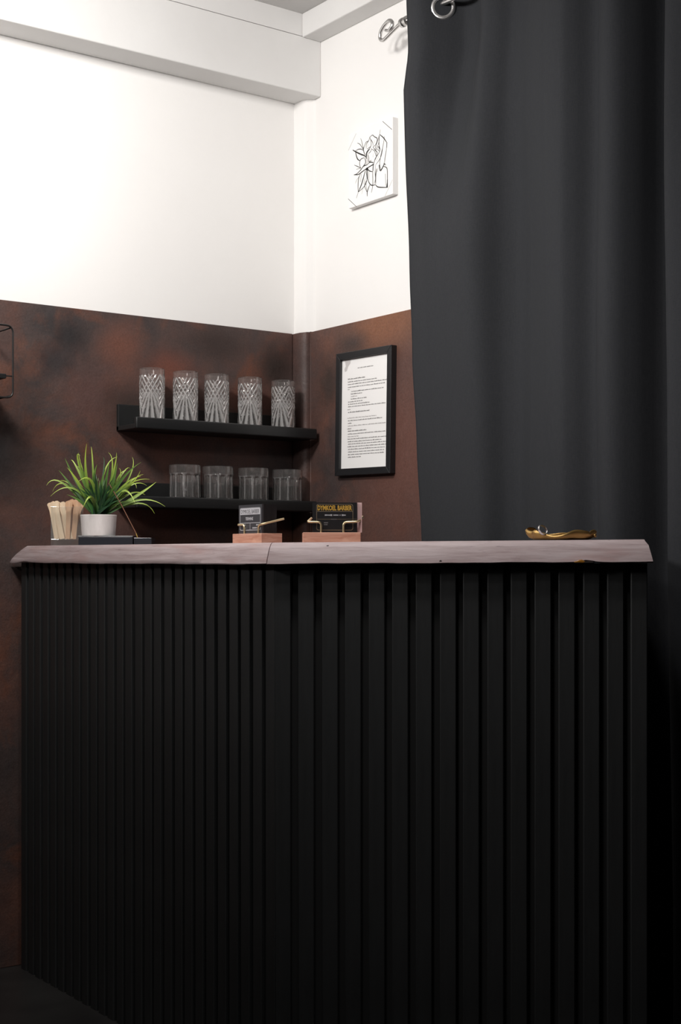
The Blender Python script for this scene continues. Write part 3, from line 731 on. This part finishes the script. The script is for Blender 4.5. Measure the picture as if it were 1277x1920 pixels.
def rrect(mb, u0, u1, w0, w1, r, lw, place, n=5):
    pts = []
    for cx, cy, a0 in ((u1 - r, w1 - r, 0), (u0 + r, w1 - r, 90), (u0 + r, w0 + r, 180), (u1 - r, w0 + r, 270)):
        for k in range(n + 1):
            a = math.radians(a0 + 90 * k / n); pts.append((cx + r * math.cos(a), cy + r * math.sin(a)))
    pts.append(pts[0]); base = len(mb.v)
    cx, cy = (u0 + u1) / 2, (w0 + w1) / 2
    for (u, w) in pts:
        du = lw if u > cx else -lw; dw = lw if w > cy else -lw
        mb.v.append(place(u, w)); mb.v.append(place(u - du, w - dw))
    for i in range(len(pts) - 1):
        k = base + 2 * i; mb.f.append((k, k + 1, k + 3, k + 2))

ZL, ZR = 1.0862, 1.0860
h1 = card_holder((-0.8540, -0.9770), math.radians(-90), ZL, 'copper-toned wooden card holder with brass rods carrying the slate grey cards', 'card_slate', left=True)
# its stack of cards
c1 = empty('card_stack', (-0.8540 + 0.008, -0.9770 - 0.0115, ZL + 0.0197), math.radians(-90), 'stack of slate grey cards with silver lettering in the holder by the mitre joint', 'cards')
def stack(e, n, depth, W, H, sk, front_mat, body_mat, edge_jit, last_mat=None):
    rr = random.Random(3)
    for k in range(n):
        d0 = depth * k / n; d1 = depth * (k + 1) / n - 0.0003
        ox = sk * k + rr.uniform(-edge_jit, edge_jit) if k else 0.0
        m = MB(); m.box(ox, W + ox, d0, d1, 0, H + (rr.uniform(-0.0006, 0.0002) if k else 0))
        m.build('card', front_mat if k == 0 else body_mat, e)
stack(c1, 9, 0.036, 0.0865, 0.0585, 0.0, 'card_slate', 'card_black', 0.0003)
F = -0.0002
def pf(u0, w0):
    return lambda a, b2: (u0 + a, F, w0 + b2)
m = MB(); I = pf(0, 0); rrect(m, 0.005, 0.0815, 0.0065, 0.0525, 0.004, 0.0011, I)
ribbon2d(m, [(0.006, 0.0215), (0.0805, 0.0215)], 0.0009, I); ribbon2d(m, [(0.043, 0.0068), (0.043, 0.0215)], 0.0009, I)
m.build('printed_border', 'print_silver', c1)
m = MB(); m.v = [I(u, w) for u, w in ((0.006, 0.0385), (0.0805, 0.0385), (0.0805, 0.0495), (0.078, 0.052), (0.0085, 0.052), (0.006, 0.0495))]; m.f = [(0, 1, 2, 3, 4, 5)]
m.build('printed_band', 'print_silver', c1)
F = -0.0004
text_mesh(c1, 'DYMKOEL BARBER', 0.068, 0.0085, pf(0.009, 0.0405), 'card_slate')
text_mesh(c1, 'TERMINE', 0.028, 0.0062, pf(0.0265, 0.0270), 'print_silver', bold=0.02)
for (s, u, w, a) in (('TEL', 0.018, 0.0155, 0.008), ('NR', 0.018, 0.0095, 0.009), ('UHR', 0.066, 0.0155, 0.010), ('DATUM', 0.052, 0.0095, 0.024)):
    m = MB(); rr = random.Random(len(s) * 7 + int(u * 1000)); k = u
    while k < u + a: ribbon2d(m, [(k, w + 0.0017), (k + 0.0014, w + 0.0017)], 0.0034 * rr.choice([1, 0.75, 0.6]), pf(0, 0)); k += 0.0020
    m.build('small_print', 'print_silver', c1)

RZ2 = math.radians(-36.5 + 3.5)
h2 = card_holder((-0.8385, -1.2085), RZ2, ZR, 'copper-toned wooden card holder with brass rods carrying the black and gold cards', 'card_black', W=0.1115, D=0.052)
du, dv = math.cos(RZ2), math.sin(RZ2)
def off(u, v): return (-0.8385 + du * u - dv * v, -1.2085 + dv * u + du * v)
p = off(0.0185, 0.0095)
c2 = empty('card_stack', (p[0], p[1], ZR + 0.0197), RZ2, 'stack of black cards with gold lettering and pink edges beside the slate stack', 'cards')
F = -0.0002
rr = random.Random(5)
for k in range(8):
    ox = (0.0095 + rr.uniform(-0.0003, 0.0003)) if k else 0.0
    m = MB(); m.box(ox, 0.0868 + ox, 0.0042 * k, 0.0042 * (k + 1) - 0.0004, 0, 0.0580 + (rr.uniform(-0.0004, 0.0002) if k else 0))
    o = m.build('card', 'card_black' if k == 0 else 'card_edge_pink', c2)
    if k: pass
m = MB(); I = pf(0, 0); rrect(m, 0.0075, 0.0790, 0.0040, 0.0550, 0.004, 0.0010, I); ribbon2d(m, [(0.009, 0.0405), (0.078, 0.0405)], 0.0010, I); ribbon2d(m, [(0.009, 0.0255), (0.086, 0.0255)], 0.0007, I)
m.build('printed_border', 'print_gold_line', c2)
text_mesh(c2, 'DYMKOEL BARBER', 0.067, 0.0100, pf(0.0098, 0.0425), 'print_gold', bold=0.035)
m = MB(); rr = random.Random(11); k = 0.024
while k < 0.065:
    ribbon2d(m, [(k, 0.0335), (k + 0.0014, 0.0335)], 0.0030 * rr.choice([1, 0.8, 0.65]), I); k += 0.0021 + (0.0018 if rr.random() < 0.15 else 0)
m.build('small_print', 'print_silver', c2)
m = MB(); ribbon2d(m, [(0.022, 0.0185), (0.030, 0.0185)], 0.0012, I); ribbon2d(m, [(0.022, 0.0150), (0.029, 0.0150)], 0.0012, I); ribbon2d(m, [(0.036, 0.0405), (0.047, 0.0405)], 0.0013, I); ribbon2d(m, [(0.036, 0.0255), (0.047, 0.0255)], 0.0013, I)
m.build('small_print', 'print_dim', c2)

# jar of wooden spatulas
ZP = 1.0885
JR = math.radians(-30); JX, JY = -0.841, -0.172
jar = empty('acrylic_jar', (JX, JY, ZP), JR, 'clear square jar with a thick base near the wall end of the countertop', 'jar')
hw = 0.0375
m = MB(); m.box(-hw, hw, -hw, hw, 0, 0.016); m.build('base_block', 'clear_acrylic', jar, bevel=0.001)
for k in range(4):
    m = MB(); m.box(-hw, hw, -hw, -hw + 0.0030, 0.0162, 0.098)
    o = m.build('side_wall', 'clear_acrylic', jar, bevel=0.0006) if k == 0 else None
    if k == 0: w0 = o
    else:
        o = w0.copy(); COL.objects.link(o); o.parent = jar; o.rotation_euler = (0, 0, math.radians(90 * k))
        o.scale = (0.915, 1, 1) if k in (1, 3) else (1, 1, 1)
SP = [(-0.030, -0.026, -0.014, -0.002, 0.092, 0.014, 0, ''), (0.003, -0.028, 0.004, -0.002, 0.095, 0.015, 1, ''),   # base u, base v, lean in u at the top, lean in v, length, width, colour
    (-0.026, -0.020, -0.010, -0.006, 0.094, 0.016, 0, 'pale spatula'), (-0.012, -0.026, -0.020, 0.000, 0.097, 0.016, 0, ''), (0.012, -0.020, -0.026, -0.002, 0.096, 0.016, 0, ''),
    (0.000, -0.008, -0.020, 0.006, 0.094, 0.016, 0, ''), (0.016, -0.012, -0.002, 0.000, 0.098, 0.017, 1, ''), (0.008, 0.004, 0.010, 0.004, 0.101, 0.017, 1, ''),
    (0.020, -0.020, 0.008, -0.003, 0.094, 0.017, 1, ''), (0.014, 0.012, 0.018, 0.006, 0.093, 0.017, 1, ''), (-0.020, 0.010, -0.012, 0.004, 0.095, 0.016, 0, ''), (0.002, 0.020, 0.004, 0.004, 0.095, 0.016, 1, '')]
WHERE = ['pale wooden spatula tilted farthest out at the open side of the jar', 'tan wooden spatula pressed to the front wall in the middle of the jar', 'pale wooden spatula leaning on the jar wall farthest from the plant pot', 'pale wooden spatula second along from the outer jar wall', 'pale wooden spatula slanting across the front of the jar', 'pale wooden spatula upright behind the slanting one',
         'tan wooden spatula upright in the middle of the jar', 'tan wooden spatula sticking up highest in the jar', 'tan wooden spatula against the jar front beside the pot', 'tan wooden spatula leaning toward the white plant pot',
         'pale wooden spatula at the rear of the jar', 'tan wooden spatula at the rear of the jar']
for i, (u, v, lu, lv, L, w, kind, _) in enumerate(SP):
    m = MB(); prof_ = []
    n = 12
    outl = [(-w * 0.36, 0.0), (w * 0.36, 0.0), (w * 0.40, L * 0.55), (w * 0.46, L * 0.78), (w * 0.60, L * 0.90), (w * 0.66, L * 0.955), (w * 0.52, L * 0.99), (w * 0.22, L * 1.0), (0, L * 0.985), (-w * 0.24, L * 1.005), (-w * 0.54, L * 0.985), (-w * 0.66, L * 0.95), (-w * 0.58, L * 0.90), (-w * 0.44, L * 0.78), (-w * 0.38, L * 0.55)]
    m.quadstrip([[(a, -0.0008, z) for a, z in outl], [(a, 0.0008, z) for a, z in outl]], True, True, True)
    o = m.build('wooden_spatula', ('pale_birch', 'tan_birch')[kind], None)
    cu, su = math.cos(JR), math.sin(JR)
    bu, bv = u * 0.85, v * 0.75
    o.location = (JX + cu * bu - su * bv, JY + su * bu + cu * bv, ZP + 0.0172)
    o.rotation_mode = 'XYZ'
    R = Matrix.Rotation(JR, 4, 'Z') @ Matrix.Rotation(math.atan2(lu, L), 4, 'Y') @ Matrix.Rotation(-math.atan2(lv, L), 4, 'X') @ Matrix.Rotation(random.Random(i).uniform(-0.25, 0.25), 4, 'Z')
    o.rotation_euler = R.to_euler()
    tag(o, WHERE[i], 'spatula', 'wooden spatulas in the clear jar')

# glossy black tray with the potted grass on it
TR = math.radians(-36.5)
tray = empty('incense_tray', (-0.8150, -0.3150, 1.0880), TR, 'low glossy black box under the potted grass', 'tray')
def tl(u, v, z=0.0): return (-0.8150 + math.cos(TR) * u - math.sin(TR) * v, -0.3150 + math.sin(TR) * u + math.cos(TR) * v, z)
m = MB(); m.box(-0.052, 0.080, -0.038, 0.038, 0, 0.0212); m.build('tray_body', 'smoked_box', tray, bevel=0.0008)
m = MB(); m.box(-0.053, 0.081, -0.039, 0.039, 0.0214, 0.0232); m.build('lid', 'tray_edge', tray, bevel=0.0005)
m = MB(); m.box(0.082, 0.125, -0.034, 0.034, 0.0, 0.0185); m.build('side_box', 'smoked_box', tray, bevel=0.0008)
pot = empty('potted_grass', tl(-0.0095, 0.0, 1.0880 + 0.0234), TR, 'small artificial grass plant with lime tips in a marbled white pot', 'plant')
m = MB()
m.lathe([(0.0005, 0.0), (0.0395, 0.0), (0.0408, 0.0012), (0.0440, 0.046), (0.0448, 0.0505), (0.0440, 0.0518), (0.0422, 0.0508), (0.0415, 0.044), (0.0005, 0.044)], 56)
m.build('pot', 'ceramic_pot', pot, smooth=40)
m = MB(); m.lathe([(0.0005, 0.0478), (0.02, 0.0472), (0.0405, 0.0450), (0.0405, 0.0442), (0.0005, 0.0442)], 24); m.build('soil', 'dark_soil', pot)
rl = random.Random(21)
def leaf(p0, p1, p2, w, mname, fold=0.3, twist=0.0):
    """tapering creased blade from p0 through p1 to p2"""
    P0, P1, P2 = Vector(p0), Vector(p1), Vector(p2); n = 11; L = []
    for i in range(n + 1):
        t = i / n; L.append(P0 * (1 - t) ** 2 + P1 * 2 * t * (1 - t) + P2 * t * t)
    m = MB(); side0 = None
    for i, p in enumerate(L):
        t = (L[min(i + 1, n)] - L[max(i - 1, 0)]).normalized(); f = i / n
        s = t.cross(Vector((0, -1, 0.25))).normalized()
        s = Matrix.Rotation(twist * f, 3, t) @ s; q = s.cross(t)
        ww = w * (0.35 + 1.4 * f * (1 - f) * 1.9 * (1 - 0.45 * f)) * (1 - f ** 2.6) * 0.80 + 0.00030
        m.v += [tuple(p - s * ww * 0.5 + q * ww * fold * 0.4), tuple(p), tuple(p + s * ww * 0.5 + q * ww * fold * 0.4)]
    for i in range(n):
        k = 3 * i; m.f += [(k, k + 1, k + 4, k + 3), (k + 1, k + 2, k + 5, k + 4)]
    me = bpy.data.meshes.new('leaf'); me.from_pydata(m.v, [], m.f); me.materials.append(MATS[mname])
    ul = me.uv_layers.new(name='UVMap')
    for lp in me.loops: ul.data[lp.index].uv = ((lp.vertex_index % 3) / 2, (lp.vertex_index // 3) / n)
    me.shade_smooth()
    o = bpy.data.objects.new('leaf', me); COL.objects.link(o); o.parent = pot
    return o
S = 3.38 / 2620.0   # metres per photo pixel at this distance
def lf(x, y): return ((x - 183.5) * S, -(y - 1004) * S)
TIPS = [  # tip, control point, width, material (0 green 1 lime 2 deep), depth lean toward the room (-) or wall (+)
    ((86, 908), (112, 888), .0055, 1, -.01), ((94, 919), (120, 890), .0052, 1, .01), ((95, 929), (140, 898), .0052, 1, -.02), ((108, 897), (135, 905), .0040, 1, .02),
    ((109, 879), (128, 902), .0065, 0, -.01), ((118, 855), (130, 880), .0060, 0, .01), ((128, 858), (140, 868), .0060, 1, .02), ((151, 852), (140, 850), .0055, 1, -.02), ((128, 875), (150, 905), .010, 1, -.03),
    ((166, 830), (158, 885), .0075, 1, -.035), ((168, 833), (172, 862), .0050, 1, .01), ((202, 845), (216, 870), .0045, 1, .0), ((220, 846), (216, 880), .0060, 1, -.02), ((217, 852), (188, 872), .0055, 1, .02),
    ((245, 852), (250, 885), .0038, 1, .02), ((268, 865), (222, 898), .0085, 0, -.03), ((264, 880), (250, 905), .0045, 1, -.01), ((283, 897), (235, 900), .0050, 1, -.02), ((293, 901), (262, 925), .0090, 1, .0),
    ((273, 907), (240, 898), .0045, 1, .02), ((267, 892), (232, 902), .0048, 1, -.03), ((311, 948), (262, 925), .0055, 1, -.01), ((289, 961), (262, 930), .0048, 1, .01), ((270, 925), (240, 915), .0060, 1, .02),
    ((258, 943), (232, 902), .0085, 1, -.045), ((258, 914), (248, 895), .0045, 1, -.02), ((189, 852), (196, 870), .0040, 2, .02), ((236, 880), (220, 885), .0040, 1, .0), ((221, 874), (228, 892), .0040, 1, .01),
    ((152, 902), (178, 888), .0085, 1, -.045), ((145, 845), (152, 880), .0045, 1, .0), ((240, 874), (228, 876), .0040, 1, .03), ((266, 885), (236, 900), .0050, 1, .03), ((140, 870), (158, 890), .0060, 1, .02),
    ((150, 868), (165, 900), .0070, 0, -.02), ((207, 862), (200, 895), .0080, 0, -.02), ((196, 878), (188, 905), .0095, 0, .0), ((222, 866), (212, 905), .0110, 0, -.02), ((182, 868), (172, 900), .0110, 0, -.01)]
MN = ['leaf_green', 'leaf_lime', 'leaf_deep']
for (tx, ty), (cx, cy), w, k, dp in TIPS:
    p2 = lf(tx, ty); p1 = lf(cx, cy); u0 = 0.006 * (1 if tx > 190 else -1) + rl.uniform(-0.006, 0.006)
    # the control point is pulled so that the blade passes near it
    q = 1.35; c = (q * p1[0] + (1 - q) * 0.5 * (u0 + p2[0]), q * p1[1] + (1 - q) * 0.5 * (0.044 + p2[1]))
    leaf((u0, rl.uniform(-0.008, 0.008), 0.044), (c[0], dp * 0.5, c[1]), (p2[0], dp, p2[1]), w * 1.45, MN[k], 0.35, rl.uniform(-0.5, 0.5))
# the bright blade that bends out over the pot
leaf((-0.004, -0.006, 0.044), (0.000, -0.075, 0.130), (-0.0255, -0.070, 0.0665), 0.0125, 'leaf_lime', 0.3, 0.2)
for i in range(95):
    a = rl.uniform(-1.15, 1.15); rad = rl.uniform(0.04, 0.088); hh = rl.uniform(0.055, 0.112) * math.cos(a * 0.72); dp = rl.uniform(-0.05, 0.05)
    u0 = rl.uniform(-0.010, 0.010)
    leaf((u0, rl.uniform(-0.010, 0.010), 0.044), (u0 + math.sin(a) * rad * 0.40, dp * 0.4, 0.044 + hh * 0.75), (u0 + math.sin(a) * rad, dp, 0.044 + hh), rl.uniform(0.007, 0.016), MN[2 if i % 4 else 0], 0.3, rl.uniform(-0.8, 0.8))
# incense stick leaning from the tray into the leaves
st = empty('incense_stick', tl(0.0905, -0.030, 1.0880 + 0.0200), TR, 'thin brown incense stick leaning from the black box into the grass leaves', 'incense stick')
m = MB(); m.tube([(0.0, 0.0, 0.0), (-0.0035, 0.0, 0.0095)], 0.0009, 6); m.build('straw_end', 'straw_yellow', st)
m = MB(); m.tube([(-0.0035, 0.0, 0.0096), (-0.040, 0.001, 0.080), (-0.0705, 0.002, 0.132)], 0.0011, 8); m.build('stick', 'incense_brown', st)

# hammered gold leaf dish with a steel ring in it
DC = (-0.4530, -1.5190)
dz = 1.0897
DR = math.atan2(VY, VX)
dish = empty('leaf_dish', (DC[0], DC[1], dz), DR, 'small antique gold leaf-shaped dish with a wavy rim near the curtain end', 'dish')
m = MB(); n = 72; rings = []
def drim(a):
    rx, ry = 0.063, 0.034
    s = 1 + 0.05 * math.sin(3 * a + 0.4) + 0.05 * math.sin(7 * a)
    return rx * math.cos(a) * s, ry * math.sin(a) * s
for f, zf in ((0.02, 0.0008), (0.45, 0.0008), (0.78, 0.0014), (0.92, 0.0042), (1.0, 0.0090), (1.03, 0.0135), (1.0, 0.0148)):
    r = []
    for k in range(n):
        a = 2 * math.pi * k / n; x, y = drim(a); h = 1 + (0.30 * math.sin(2 * a + 2.2) + 0.22 * math.sin(5 * a + 1.0)) * f ** 2
        if math.cos(a) < -0.75: h += 0.12
        if math.cos(a) > 0.85: h -= 0.15
        r.append((x * f, y * f, zf * h))
    rings.append(r)
inner = [[(x * 0.97, y * 0.97, z + 0.0018) for x, y, z in r] for r in reversed(rings)]
m.quadstrip(rings + inner, True)
m.build('dish_bowl', 'antique_gold', dish, smooth=True)
m = MB(); m.tube([(0.062, 0, 0.008), (0.066, 0.0, 0.0095), (0.068, 0.0, 0.0105)], [0.004, 0.0035, 0.0012], 8); m.build('stem_tip', 'antique_gold', dish, smooth=True)
ring = MB(); ring.lathe([(0.0092, -0.0022), (0.0105, -0.0022), (0.0108, 0.0), (0.0105, 0.0022), (0.0092, 0.0022), (0.0090, 0.0), (0.0092, -0.0022)], 36)
ro = ring.build('finger_ring', 'chrome', None, smooth=50)
ro.location = (DC[0] + VX * -0.036 + NX * 0.026, DC[1] + VY * -0.036 + NY * 0.026, dz + 0.0195); ro.rotation_euler = (math.radians(62), math.radians(20), DR + 0.5)
tag(ro, 'small shiny steel ring leaning on the rim of the gold dish', 'ring')
